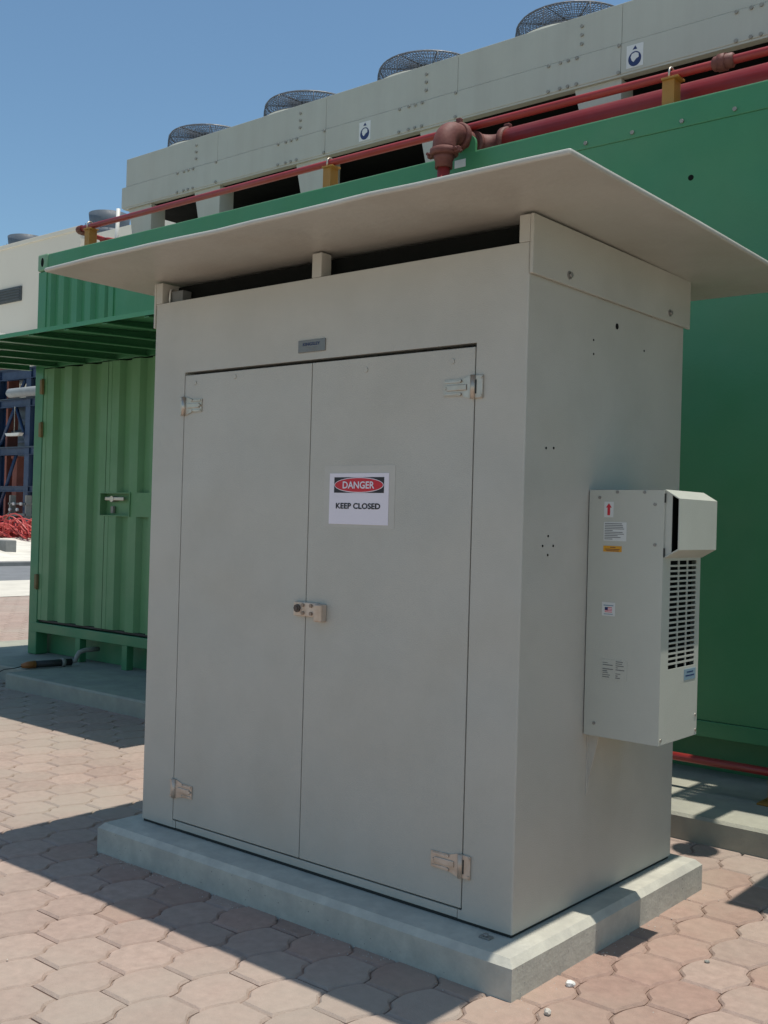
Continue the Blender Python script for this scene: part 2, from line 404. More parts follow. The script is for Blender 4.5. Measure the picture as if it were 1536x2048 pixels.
def hinge(door, x, z, sgn, big, m):
    """strap hinge: leaf on the door, knuckle at the gap, leaf on the jamb. sgn +1: knuckle to the right"""
    L = 0.125 if big else 0.115; h = 0.032
    def g(b):
        # tapering strap plate on the door
        b.prism([(x-sgn*L, z-h*.82), (x-sgn*L, z+h*.82), (x-sgn*0.05, z+h*.86), (x-sgn*0.02, z+h*1.15), (x-sgn*0.012, z+h*1.15), (x-sgn*0.012, z-h*1.15), (x-sgn*0.02, z-h*1.15), (x-sgn*0.05, z-h*.86)], 'y', -0.006, -0.0012)
        b.box(*sorted((x-sgn*(L-0.014), x-sgn*0.03)), -0.0105, -0.006, z-0.010, z+0.010, 0.002)
        for dz in (-0.02, 0.02): b.box(*sorted((x-sgn*(L-0.006), x-sgn*0.055)), -0.009, -0.006, z+dz-0.004, z+dz+0.004, 0.001)
        b.tube([(x-sgn*0.004, -0.007, z-h*1.2), (x-sgn*0.004, -0.007, z+h*1.2)], 0.0095, 12)
        w = 0.030 if big else 0.014
        b.box(*sorted((x+sgn*0.004, x+sgn*(0.004+w))), -0.0075, -0.0005, z-h*1.2, z+h*1.2, 0.002)
        for dz in (-h*.95, h*.95): disc(b, (x+sgn*(w-0.002), -0.0075, z+dz), 0.0055, 'y', 0.004, 8)
        for xx, zz in ((L-0.01, 0.0), (0.055, 0.022), (0.055, -0.022)): disc(b, (x-sgn*xx, -0.006, z+zz), 0.005, 'y', 0.0055, 8)
    hg = part('hinge', m, door, g)
    part('slot_shade', 'rubber', hg, lambda b: b.box(*sorted((x+sgn*0.0045, x+sgn*0.0105)), -0.0084, -0.0076, z-h*.72, z+h*.72)) if big else None  # flat dark strip standing for shade in the slot beside the knuckle
    return hg
hinge(dl, XL+0.002, 1.756, -1, False, 'steel'); hinge(dl, XL+0.008, 0.176, -1, False, 'brass')
hinge(dr, XR-0.002, 1.752, 1, True, 'steel'); hinge(dr, XR-0.002, 0.186, 1, True, 'brass')
for x, z, d in ((-1.36, 1.86, dl), (-1.60, 1.85, dl), (-0.67, 1.84, dr), (-0.29, 1.842, dr)):
    part('plug', 'cab', d, lambda b: disc(b, (x, -0.001, z), 0.009, 'y', 0.003, 12))
# latch
lt = part('latch', 'brass', cab, lambda b: (b.box(-0.985, -0.862, -0.016, -0.0014, 0.944, 0.996, 0.003), b.box(-0.866, -0.828, -0.034, -0.0014, 0.930, 0.994, 0.005)))
lt['label'] = 'tan bolted latch across the gap between the doors'
part('lock_knob', 'boltrust', lt, lambda b: (b.tube([(-0.962, -0.016, 0.972), (-0.962, -0.024, 0.972)], 0.015, 8), b.tube([(-0.962, -0.024, 0.972), (-0.962, -0.029, 0.972)], 0.009, 6)))
for x, z in ((-0.935, 0.985), (-0.935, 0.956), (-0.893, 0.985), (-0.893, 0.956)):
    part('bolt', 'boltrust2', lt, lambda b: b.tube([(x, -0.016, z), (x, -0.022, z)], 0.0072, 6))
# nameplate
npl = part('nameplate', 'plate', cab, lambda b: b.box(-1.009, -0.871, -0.005, 0.0, 1.925, 1.971, 0.0015))
me = text_mesh('KINGSLEY', 0.011, 0.086, 0.0006); o = obj('lettering', me, 'inknavy', npl); o.location = (-0.940+0.935, -0.0056-0.57, 1.955)
for k, (z, w) in enumerate(((1.9425, .06), (1.9375, .04), (1.9325, .05))):
    part('print_line', 'inkgrey', npl, lambda b: b.box(-0.940-w/2, -0.940+w/2, -0.0055, -0.005, z-.001, z+.001))
# danger sign
ws = part('warning_sign', 'paper', cab, lambda b: b.box(-0.829, -0.549, -0.0038, -0.0020, 1.289, 1.472))
ws['label'] = 'white DANGER KEEP CLOSED notice taped to the right door'
part('tape_sleeve', 'sleeve', ws, lambda b: b.box(-0.857, -0.522, -0.0020, -0.0012, 1.277, 1.500))
part('banner', 'ink', ws, lambda b: b.box(-0.806, -0.570, -0.0044, -0.0038, 1.402, 1.458))
def ell(b, rx, rz, y0, y1):
    b.prism([(-0.688 + rx*math.cos(2*PI*k/48), 1.430 + rz*math.sin(2*PI*k/48)) for k in range(48)], 'y', y0, y1)
part('oval_rim', 'paper', ws, lambda b: ell(b, 0.1165, 0.0275, -0.0050, -0.0044))
part('oval', 'inkred', ws, lambda b: ell(b, 0.1135, 0.0248, -0.0056, -0.0050))
me = text_mesh('DANGER', 0.0245, 0.148, 0.0011); o = obj('lettering', me, 'paper', ws); o.location = (-0.688+0.935, -0.0062-0.57, 1.430)
me = text_mesh('KEEP CLOSED', 0.0195, 0.208, 0.0015); o = obj('lettering', me, 'ink', ws); o.location = (-0.690+0.935, -0.0044-0.57, 1.355)
# roof sheet, slightly pitched to the back
RXL, RXR, RYF, RYB, RZF, RZB = -2.127, 0.366, -0.385, 1.51, 2.302, 2.287
def f(b):
    bm = bmesh.new(); bmesh.ops.create_cube(bm, size=1)
    for v in bm.verts:
        x = RXL if v.co.x < 0 else RXR; y = RYF if v.co.y < 0 else RYB
        z = (RZF if y == RYF else RZB) + (0.018 if v.co.z > 0 else 0)
        v.co = Vector((x, y, z))
    bmesh.ops.bevel(bm, geom=bm.edges[:], offset=0.008, segments=3, affect='EDGES', profile=0.5)
    # a few cuts so the sheet can sag a little
    for ax, lo, hi, n in (((1, 0, 0), RXL, RXR, 14), ((0, 1, 0), RYF, RYB, 9)):
        for k in range(1, n):
            c = lo + (hi-lo)*k/n
            bmesh.ops.bisect_plane(bm, geom=bm.verts[:]+bm.edges[:]+bm.faces[:], plane_co=Vector(ax)*c, plane_no=ax)
    for v in bm.verts:
        v.co.z += 0.0022*math.sin(v.co.x*5.1+0.4)*math.sin(v.co.y*3.7) + 0.0014*math.sin(v.co.x*13)
    bm.verts.index_update()
    b.add([v.co.copy() for v in bm.verts], [[v.index for v in q.verts] for q in bm.faces], False); bm.free()
part('roof', 'cabroof', cab, f)
def rz(y): return RZF + (RZB-RZF)*(y-RYF)/(RYB-RYF)
def bracket(sgn, xo):
    def g(b):
        a = lambda p, q: sorted((xo+sgn*p, xo+sgn*q))
        b.box(*a(0.0015, 0.014), -0.002, 1.172, 2.100, rz(0.6)-0.004, 0.003)
        b.box(*a(-0.040, 0.0012), -0.001, 1.168, 2.2015, rz(0.6)-0.0045, 0.003)
    br = part('roof_bracket', 'cab', cab, g)
    for y in (0.225, 0.985):
        part('bolt', 'bolt', br, lambda b: (disc(b, (xo+sgn*0.014, y, 2.135), 0.014, 'x', 0.003, 12, sgn), b.tube([(xo+sgn*0.017, y, 2.135), (xo+sgn*0.025, y, 2.135)], 0.009, 6)))
    return br
bracket(1, 0.0); bracket(-1, -CW)
part('roof_bearer', 'cab', cab, lambda b: b.box(-0.953, -0.905, 0.0, 0.055, 2.2015, rz(0)-0.006, 0.003))
part('roof_gap_shade', 'dark', cab, lambda b: b.box(-1.828, -0.042, 0.085, 1.12, 2.2015, rz(1.1)-0.006))  # dark filler standing for the deep shade in the roof gap
jb = part('junction_box', 'inkgrey', cab, lambda b: b.box(-1.810, -1.735, 0.03, 0.08, 2.2015, 2.255, 0.004))
part('cable', 'white', jb, lambda b: b.tube([(-1.820, 0.05, 2.268), (-1.815, 0.03, 2.262), (-1.808, 0.022, 2.24), (-1.806, 0.02, 2.205)], 0.004, 6))
for y, z, r in ((0.589, 2.023, .011), (0.422, 1.95, .004), (0.425, 1.902, .004), (0.129, 1.556, .0045), (0.176, 1.559, .0045), (0.156, 1.27, .0042), (0.123, 1.238, .0042), (0.189, 1.238, .0042), (0.156, 1.208, .0042), (0.805, 1.965, .004)):
    part('bolt_hole', 'dark', cab, lambda b: disc(b, (0.0, y, z), r, 'x', 0.0012, 12, 1))
part('gusset', 'cab', cab, lambda b: (b.prism([(0.0, 0.588), (0.045, 0.588), (0.012, 0.45), (0.004, 0.385), (0.0, 0.380)], 'y', 0.452, 0.458), b.box(0.0, 0.003, 0.446, 0.478, 0.375, 0.588, 0.001)))

# ------------------------------------------------------------------ air conditioner on the cabinet side
ac = thing('air_conditioner', 'narrow grey wall mounted air conditioner with sloped hood and louvred grille', 'air conditioner', (0.14, 0.565, 0.59))
AX, AY0, AY1, AZ0, AZ1 = 0.28, 0.416, 0.715, 0.590, 1.431
GY = (0.474, 0.681); GZ = (0.836, 1.198)
def f(b):
    b.box(0.004, AX, AY0, AY0+0.003, AZ0, AZ1); b.box(0.004, AX, AY1-0.003, AY1, AZ0, AZ1)
    b.box(0.004, AX, AY0+0.003, AY1-0.003, AZ1-0.003, AZ1); b.box(0.004, AX, AY0+0.003, AY1-0.003, AZ0, AZ0+0.003)
    # outer face round the grille opening
    x0, x1 = AX-0.003, AX+0.0004
    b.box(x0, x1, AY0+0.001, GY[0], AZ0+0.001, AZ1-0.001); b.box(x0, x1, GY[1], AY1-0.001, AZ0+0.001, AZ1-0.001)
    b.box(x0, x1, GY[0], GY[1], AZ0+0.001, GZ[0]); b.box(x0, x1, GY[0], GY[1], GZ[1], AZ1-0.001)
part('casing', 'acpaint', ac, f)
part('wall_gasket', 'rubber', ac, lambda b: b.box(0.0005, 0.004, AY0+0.004, AY1-0.004, AZ0+0.004, AZ1-0.004))
part('grille_back', 'dark', ac, lambda b: b.box(AX-0.03, AX-0.025, GY[0]-.02, GY[1]+.02, GZ[0]-.02, GZ[1]+.02))
rows = 21; pitch = (GZ[1]-GZ[0])/rows
for k in range(rows+1):
    z = GZ[0] + k*pitch
    if 0 < k < rows: part('grille_slat', 'acpaint', ac, lambda b: b.box(AX-0.004, AX+0.0002, GY[0], GY[1], z-0.0033, z+0.0033))
for k in (1, 2):
    y = GY[0] + (GY[1]-GY[0])*k/3
    part('grille_mullion', 'acpaint', ac, lambda b: b.box(AX-0.0045, AX-0.0002, y-0.003, y+0.003, GZ[0], GZ[1]))
HX = 0.331
hood = part('hood', 'acpaint', ac, lambda b: (
    b.prism([(AX+0.0006, 1.4335), (HX, 1.404), (HX, 1.236), (AX+0.0006, 1.207), (AX+0.0006, 1.211), (HX-0.003, 1.2395), (HX-0.003, 1.402), (AX+0.0006, 1.4295)], 'y', AY0+0.006, AY1+0.010),
    b.prism([(AX+0.0006, 1.4290), (AX+0.024, 1.415), (AX+0.024, 1.224), (AX+0.0006, 1.212)], 'y', AY0+0.010, AY0+0.013)))
part('hood_liner', 'dark', hood, lambda b: b.box(AX+0.0008, AX+0.020, AY0+0.02, AY1-0.004, 1.222, 1.414))
for z in (1.405, 1.225): part('hood_tab', 'rubber', hood, lambda b: b.box(AX+0.0006, AX+0.003, AY0+0.0005, AY0+0.008, z-0.015, z+0.015))
for x, z in ((0.044, 1.405), (0.248, 1.384), (0.251, 1.25), (0.043, 0.633), (0.11, 1.424), (0.21, 1.424)):
    part('screw', 'bolt', ac, lambda b: disc(b, (x, AY0, z), 0.0055, 'y', 0.003, 10))
for y, z in ((0.43, 0.607), (0.703, 0.607), (0.70, 0.66)):
    part('screw', 'steel', ac, lambda b: disc(b, (AX, y, z), 0.0055, 'x', 0.003, 10, 1))
YS = AY0-0.0002
def stick(name, m, x0, x1, z0, z1, parent=ac, dy=0.0009): return part(name, m, parent, lambda b: b.box(x0, x1, YS-dy, YS-dy+0.0008, z0, z1))
s1 = stick('arrow_sticker', 'sticker', 0.062, 0.097, 1.338, 1.391)
part('arrow', 'inkred', s1, lambda b: b.prism([(0.0745, 1.345), (0.0845, 1.345), (0.0845, 1.371), (0.0905, 1.371), (0.0795, 1.386), (0.0685, 1.371), (0.0745, 1.371)], 'y', YS-0.0015, YS-0.001))
s2 = stick('notice_sticker', 'sticker', 0.062, 0.147, 1.258, 1.322)
rr = random.Random(5)
for k in range(10):
    z = 1.317 - k*0.0058; w = 0.074*rr.uniform(0.65, 1.0) if k not in (4, 9) else 0.03
    part('print_line', 'inkgrey', s2, lambda b: b.box(0.066, 0.066+w, YS-0.0014, YS-0.001, z-0.0016, z+0.0008))
s3 = stick('orange_sticker', 'stickorange', 0.062, 0.131, 1.221, 1.241)
for z, a, w in ((1.236, .088, .02), (1.2295, .070, .054), (1.2245, .074, .046)):
    part('print_line', 'rust', s3, lambda b: b.box(a, a+w, YS-0.0014, YS-0.001, z-.0014, z+.0014))
s4 = stick('flag_sticker', 'sticker', 0.063, 0.112, 1.003, 1.049)
part('print_line', 'stickblue', s4, lambda b: b.box(0.069, 0.106, YS-0.0014, YS-0.001, 1.037, 1.0405))
part('print_line', 'stickblue', s4, lambda b: b.box(0.071, 0.104, YS-0.0014, YS-0.001, 1.008, 1.0105))
for k in range(7):
    z = 1.0168 + k*0.0024
    part('flag_stripe', 'inkred' if k % 2 == 0 else 'paper', s4, lambda b: b.box(0.074, 0.101, YS-0.0014, YS-0.001, z-0.0012, z+0.0012))
part('flag_canton', 'inknavy', s4, lambda b: b.box(0.074, 0.0855, YS-0.0019, YS-0.0014, 1.0228, 1.0325))
s5 = stick('rating_label', 'acpaint', 0.068, 0.162, 0.790, 0.856)
for k in range(9):
    z = 0.851 - k*0.0068
    for a, w in ((0.071, rr.uniform(.012, .040)), (0.120, rr.uniform(.008, .036))):
        if rr.random() < 0.86: part('print_line', 'inkgrey', s5, lambda b: b.box(a, a+w, YS-0.0014, YS-0.001, z-rr.uniform(.001, .0022), z+0.0012))
lg = part('maker_badge', 'stickblue', ac, lambda b: b.box(AX+0.0004, AX+0.0016, 0.600, 0.693, 0.788, 0.826, 0.0004))
for z, w in ((0.815, .05), (0.803, .07)): part('print_line', 'inknavy', lg, lambda b: b.box(AX+0.0016, AX+0.002, 0.646-w/2, 0.646+w/2, z-.002, z+.002))

# ------------------------------------------------------------------ container pad
t = thing('concrete_pad', 'long raised concrete pad carrying the green container', 'pad', (-0.5, 3.9, ZG))
def f(b):
    x0, x1, y0, y1 = -5.98, 9.0, 1.805, 6.2
    b.prism([(y0, ZG-0.05), (y0, -0.014), (y0+0.014, 0.0), (y1, 0.0), (y1, ZG-0.05)], 'x', x0, x1)
part('slab', 'pad', t, f)
part('slab', 'pad', t, lambda b: b.box(-7.9, -5.992, 2.02, 6.2, ZG-0.05, -0.003, 0.012))

# ------------------------------------------------------------------ green container
ct = thing('green_container', 'long green painted steel container with corrugated doors and canopies', 'container', (-0.5, 3.9, 0.0))
CX0, CX1, CY, CYB, CZ0, CZ1 = -6.95, 8.0, 2.6, 5.3, 0.0, 3.632
def corr(b, x0, x1, z0, z1, y, depth, pitch, th=0.004, first=0.0):
    pts = []; x = x0; ph = first
    pts.append((x0, y))
    x = x0 + first
    while x < x1 - pitch*0.3:
        for dx, d in ((0.30, 0), (0.42, depth), (0.78, depth), (0.90, 0)):
            xx = x + dx*pitch
            if xx < x1: pts.append((xx, y+d))
        x += pitch
    pts.append((x1, y))
    vs = [(p[0], p[1], z) for z in (z0, z1) for p in pts]; n = len(pts)
    b.add(vs, [(i, i+1, n+i+1, n+i) for i in range(n-1)])
def f(b):
    b.box(CX0+0.02, CX1, CYB-0.01, CYB, 0.2, 3.6); b.box(CX0, CX0+0.01, CY+0.12, CYB, 0.2, 3.6); b.box(CX1-0.01, CX1, CY+0.1, CYB, .2, 3.6)
part('shell', 'green', ct, f)
part('roof', 'croof', ct, lambda b: b.box(CX0+0.02, CX1-.02, CY+0.05, CYB-0.02, 3.56, 3.612))
part('wall', 'green', ct, lambda b: b.box(-4.86, CX1-0.011, CY+0.004, CY+0.03, 0.293, 3.487))
part('top_rail', 'green', ct, lambda b: b.box(CX0+0.15, CX1-.02, CY-0.002, CY+0.06, 3.488, CZ1, 0.004))
part('top_lip', 'green_edge', ct, lambda b: b.box(CX0+0.15, CX1-.03, CY+0.004, CY+0.05, CZ1, CZ1+0.006, 0.002))
part('bottom_rail', 'green', ct, lambda b: b.box(CX0+0.02, CX1-.02, CY-0.004, CY+0.08, 0.205, 0.290, 0.004))
part('corner_post', 'green', ct, lambda b: b.box(CX0, CX0+0.13, CY-0.001, CY+0.12, 0.0, 3.485, 0.006))
cc = part('corner_casting', 'green_edge', ct, lambda b: b.box(CX0-0.004, CX0+0.148, CY-0.012, CY+0.16, 3.49, 3.645, 0.014))
part('casting_slot', 'dark', cc, lambda b: b.prism([(CX0+0.075+0.022*math.cos(a), 3.568+0.042*math.sin(a)) for a in [2*PI*k/16 for k in range(16)]], 'y', CY-0.0135, CY-0.0122))
up = part('upper_panel', 'green', ct, lambda b: corr(b, CX0+0.13, -5.86, 2.70, 3.488, CY+0.008, 0.035, 0.205))
part('post', 'green', ct, lambda b: b.box(-5.87, -5.80, CY-0.006, CY+0.03, 2.70, 3.488, 0.004))
part('upper_panel', 'green', ct, lambda b: b.box(-5.80, -4.86, CY+0.006, CY+0.03, 2.70, 3.488))
part('header', 'green', ct, lambda b: b.box(CX0+0.13, -4.86, CY-0.001, CY+0.04, 2.60, 2.70, 0.003))
part('door_backing', 'dark', ct, lambda b: b.box(CX0+0.13, -4.86, CY+0.07, CY+0.08, 0.29, 2.61))
doors = []
for x0, x1, hx0, hx1 in ((CX0+0.14, -5.846, CX0+0.19, -5.906), (-5.838, -4.87, -5.489, -4.882)):
    def f(b):
        kw = dict(first=0.02)
        corr(b, x0+0.05, x1-0.012, 0.318, 1.275, CY+0.004, 0.046, 0.275, first=0.02)
        corr(b, x0+0.05, x1-0.012, 1.475, 2.59, CY+0.004, 0.046, 0.275, first=0.02)
        if x0 < -6: corr(b, x0+0.05, hx1, 1.275, 1.475, CY+0.004, 0.046, 0.275, first=0.02)
        else: corr(b, hx0, x1-0.012, 1.275, 1.475, CY+0.004, 0.046, 0.275, first=0.188)
        b.box(x0, x0+0.05, CY+0.002, CY+0.03, 0.318, 1.275 if x0 > -6 else 2.59)
        if x0 > -6: b.box(x0, x0+0.05, CY+0.002, CY+0.03, 1.475, 2.59)
        else: b.box(x1-0.012, x1, CY+0.002, CY+0.03, 1.475, 2.59)
        b.box(x1-0.012, x1, CY+0.002, CY+0.03, 0.318, 1.275 if x0 < -6 else 2.59)
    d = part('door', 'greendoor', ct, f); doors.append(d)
    part('weather_strip', 'rubber', d, lambda b: b.box(x0, x1, CY+0.02, CY+0.05, 0.300, 0.317))
for z in (2.43, 2.04, 0.66):
    part('hinge', 'hinge_ochre', doors[0], lambda b: (b.box(CX0+0.085, CX0+0.15, CY-0.010, CY-0.0015, z-0.065, z+0.065, 0.003), b.tube([(CX0+0.135, CY-0.012, z-0.07), (CX0+0.135, CY-0.012, z+0.07)], 0.011, 8)))
def f(b):
    x0, x1, z0, z1 = -5.905, -5.49, 1.275, 1.475
    for a in ((x0, x0+.008, z0, z1), (x1-.008, x1, z0, z1), (x0+.008, x1-.008, z0, z0+.008), (x0+.008, x1-.008, z1-.008, z1)):
        b.box(a[0], a[1], CY-0.006, CY+0.066, a[2], a[3])
    b.box(x0+.008, x1-.008, CY+0.062, CY+0.066, z0+.008, z1-.008)
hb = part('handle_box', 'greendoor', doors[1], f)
part('lever', 'steel', hb, lambda b: (b.box(-5.86, -5.60, CY+0.012, CY+0.028, 1.408, 1.438, 0.005), b.tube([(-5.76, CY+0.062, 1.42), (-5.76, CY+0.008, 1.42)], 0.026, 12)))
part('padlock', 'boltdark', hb, lambda b: b.box(-5.80, -5.765, CY+0.03, CY+0.055, 1.30, 1.36, 0.004))
x = CX0 + 0.0
for k in range(22):
    xx = -6.215 + 0.665*k
    if xx < -3: part('skid_post', 'green', ct, lambda b: (b.box(xx, xx+0.07, CY+0.002, CY+0.07, 0.0, 0.206, 0.003)))
part('skid_web', 'green', ct, lambda b: (b.box(CX0+0.005, CX1-.05, CY+0.16, CY+0.17, 0.001, 0.21), b.box(CX0+0.005, CX0+0.015, CY+0.17, CYB-.05, 0.001, 0.21)))
bm_bolt = MB(); bm_bolt.tube([(0, 0, 0), (0, -0.010, 0)], 0.012, 6); bolt_me = bm_bolt.build('bolt', 'boltdark').data
bpy.data.objects.remove(bpy.data.objects['bolt'] if 'bolt' in bpy.data.objects and bpy.data.objects['bolt'].data == bolt_me else [o for o in bpy.data.objects if o.data == bolt_me][0])
def bolt_at(p, parent, m='boltdark'):
    o = bpy.data.objects.new('bolt', bolt_me); COL.objects.link(o); o.parent = parent; o.location = Vector(p)-WOFF(parent); return o
for k in range(8): bolt_at((-1.294+0.295*k, CY-0.0022, 3.520), ct)
part('vent_hole', 'dark', ct, lambda b: disc(b, (-0.648, CY+0.004, 3.204), 0.016, 'y', 0.0015, 12))
part('inspection_plate', 'sticker', ct, lambda b: b.box(-2.235, -2.15, CY-0.004, CY-0.002, 3.55, 3.60))
part('lifting_lug', 'green', ct, lambda b: (lambda: b.prism([(-2.235, 3.612), (-2.235, 3.70)] + [(-2.155+0.075*math.cos(a), 3.69+0.06*math.sin(a)) for a in [PI*(1-k/10) for k in range(11)]] + [(-2.08, 3.612)], 'y', CY-0.001, CY+0.02))())
part('lug_hole', 'redfit', ct, lambda b: disc(b, (-2.145, CY-0.001, 3.685), 0.022, 'y', 0.001, 14))

def canopy(x0, x1):
    yb, yf, zb, zf = CY-0.001, 1.25, 2.672, 2.556
    zz = lambda y: zb + (zf-zb)*(yb-y)/(yb-yf)
    cn = part('canopy', 'green', ct, lambda b: b.prism([(yb, zb), (yb, zb+0.006), (yf, zf+0.006), (yf-0.004, zf-0.024), (yf+0.002, zf-0.024), (yf+0.004, zf)], 'x', x0, x1))
    n = int(round((x1-x0)/0.46))
    for k in range(n+1):
        xx = x0 + 0.003 + (x1-x0-0.056)*k/n
        part('rib', 'green', cn, lambda b: b.prism([(yb-.001, zb-0.001), (yf+0.008, zf-0.001), (yf+0.008, zf-0.020), (yb-.001, zb-0.066)], 'x', xx, xx+0.006) if False else (
            b.prism([(yb-.001, zz(yb-.001)-0.001), (yf+0.01, zz(yf+0.01)-0.001), (yf+0.01, zz(yf+.01)-0.028), (yb-.001, zz(yb-.001)-0.075)], 'x', xx, xx+0.006),
            b.prism([(yb-.001, zz(yb-.001)-0.075), (yf+0.01, zz(yf+.01)-0.028), (yf+0.01, zz(yf+.01)-0.034), (yb-.001, zz(yb-.001)-0.081)], 'x', xx, xx+0.05)))
    return cn
canopy(-7.06, -3.13); canopy(0.63, 4.2)

# wall fittings just right of the frame: their shadows fall on the pad
ctr = part('cable_tray', 'steel', ct, lambda b: (b.box(0.03, 5.0, 2.18, 2.19, 3.26, 3.35), b.box(0.03, 5.0, 2.585, 2.595, 3.26, 3.35)))
for k in range(16): part('rung', 'steel', ctr, lambda b: b.box(0.05+0.3*k, 0.09+0.3*k, 2.19, 2.585, 3.27, 3.29))
part('tray_floor', 'steel', ctr, lambda b: b.box(0.14, 5.0, 2.191, 2.584, 3.290, 3.294))
for k in range(6): part('cable', 'rubber', ctr, lambda b: b.tube([(0.06+0.02*(k%3), 2.235+0.06*k, 3.323), (2.0, 2.24+0.06*k, 3.321), (5.0, 2.235+0.06*k, 3.323)], 0.028, 8))
wl = part('wall_lamp', 'lamp', ct, lambda b: b.tube([(0.28, 1.83, 2.83), (0.28, 1.83, 2.80), (0.28, 1.83, 2.70), (0.28, 1.83, 2.69)], 0.1, 20, rs=[0.05, 0.085, 0.105, 0.10]))
part('arm', 'lamp', wl, lambda b: b.tube([(0.28, 2.6, 2.72), (0.28, 2.3, 2.83), (0.28, 1.9, 2.85), (0.28, 1.83, 2.82)], 0.05, 10))
# drain hose beside the container foot
t = thing('drain_hose', 'dark drain hose with orange end lying on the pad below the container', 'hose', (-6.2, 2.3, 0.0))
part('elbow', 'boltdark', t, lambda b: b.tube([(-5.95, 2.66, 0.13), (-5.95, 2.52, 0.13), (-5.955, 2.47, 0.115), (-5.96, 2.45, 0.08), (-5.965, 2.44, 0.045), (-5.99, 2.41, 0.035)], 0.02, 10))
part('hose', 'rubber', t, lambda b: b.tube([(-5.985, 2.415, 0.035), (-6.02, 2.28, 0.033), (-6.06, 2.12, 0.032)], 0.030, 10))
part('collar', 'boltdark', t, lambda b: b.tube([(-6.0, 2.36, 0.036), (-6.005, 2.33, 0.036)], 0.038, 10))
part('end_cap', 'orange', t, lambda b: b.tube([(-6.06, 2.12, 0.032), (-6.075, 2.06, 0.03), (-6.085, 2.01, 0.026)], 0.03, 10, rs=[0.032, 0.03, 0.018]))
part('cable', 'rubber', t, lambda b: b.tube([(-6.085, 2.01, 0.022), (-6.10, 1.95, 0.010), (-6.13, 1.88, 0.004), (-6.2, 1.80, -0.05), (-6.25, 1.7, -0.112), (-6.5, 1.5, -0.112)], 0.004, 6))

# ------------------------------------------------------------------ condenser on the container roof
cd = thing('condenser_unit', 'long grey rooftop condenser on trapezoid legs with bolted side panels', 'condenser', (-1.5, 3.9, 3.612))
KY, KYB, KX0, KX1 = 3.3, 4.12, -6.63, 5.0
ZB, ZM, ZT = 4.196, 4.392, 4.655
seams = [-6.63, -5.33, -4.04, -2.75, -1.455, -0.16, 1.13, 2.42, 3.71, 5.0]
for a, q in zip(seams[:-1], seams[1:]):
    part('upper_panel', 'cond', cd, lambda b: b.box(a+0.001, q-0.001, KY, KY+0.03, ZM+0.0025, ZT, 0.003))
for a, q in zip((-6.685, -4.04, -1.455, 1.13, 3.71), (-4.042, -1.457, 1.128, 3.708, 5.0)):
    part('lower_panel', 'cond', cd, lambda b: b.box(a, q, KY-0.006, KY+0.03, ZB, ZM, 0.004))
part('core', 'cond', cd, lambda b: b.box(KX0+0.004, KX1, KY+0.03, KYB, ZB+0.06, ZT-0.004))
part('coil', 'dark', cd, lambda b: b.box(KX0+0.05, KX1, KY+0.06, KYB-.06, ZB-0.02, ZB+0.06))
part('bottom_flange', 'cond', cd, lambda b: b.box(-6.66, KX1, KY-0.002, KY+0.10, ZB-0.014, ZB-0.001))
rng = random.Random(11)
for k in range(8):
    xr = -5.614 + 1.29*k
    for z in (4.585, 4.527, 4.467): bolt_at((xr, KY, z), cd)
    for dx in (0.0, -0.065, -0.125, -0.215):
        bolt_at((xr-0.03+dx, KY-0.006, ZM-0.012), cd); bolt_at((xr-0.03+dx, KY-0.006, ZB+0.012), cd)
    bolt_at((xr+0.275, KY-0.006, ZM-0.010), cd); bolt_at((xr+0.275, KY-0.006, ZB+0.012), cd)
for k in range(9):
    # legs: inverted trapezoids front and back
    xc = (-6.40, -5.45, -4.18, -2.90, -1.60, -0.32, 0.97, 2.26, 3.55)[k]
    for y0, nm in ((KY+0.02, 'leg'), (KYB-0.10, 'leg')):
        lg_ = part('leg', 'cond', cd, lambda b: (b.prism([(xc-0.20, ZB-0.015), (xc+0.14, ZB-0.015), (xc+0.14, 3.613), (xc-0.06, 3.613)], 'y', y0, y0+0.006),
                                            b.box(xc+0.134, xc+0.14, y0+0.006, y0+0.16 if y0 < 3.6 else y0+0.08, 3.613, ZB-0.016)))
part('crossbeam', 'dark', cd, lambda b: b.box(KX0+0.3, KX1-.2, KYB-0.2, KYB-0.14, ZB-0.16, ZB-0.05))
# far coil rows lower the sight line under the unit
part('rear_coil', 'dark', cd, lambda b: b.prism([(KYB-0.1, ZB), (KYB, ZB), (KYB+0.0, 3.75), (KYB-0.06, 3.75)], 'x', -5.30, KX1))
for xs, nm in ((-3.6195, 'a'), (-1.356, 'b')):
    sg = part('safety_sticker', 'sticker', cd, lambda b: b.box(xs-0.058, xs+0.058, KY-0.0085, KY-0.0062, 4.217, 4.362))
    part('roundel', 'inknavy', sg, lambda b: b.prism([(xs+0.045*math.cos(2*PI*k/28), 4.270+0.047*math.sin(2*PI*k/28)) for k in range(28)], 'y', KY-0.0095, KY-0.0086))
    part('helmet_mark', 'sticker', sg, lambda b: b.prism([(xs-0.028, 4.284), (xs-0.020, 4.303), (xs+0.004, 4.310), (xs+0.026, 4.300), (xs+0.028, 4.276), (xs+0.010, 4.268), (xs-0.008, 4.250), (xs-0.020, 4.262)], 'y', KY-0.0105, KY-0.0096))
    part('triangle_mark', 'inknavy', sg, lambda b: b.prism([(xs-0.016, 4.330), (xs+0.016, 4.330), (xs+0.002, 4.354)], 'y', KY-0.0095, KY-0.0086))
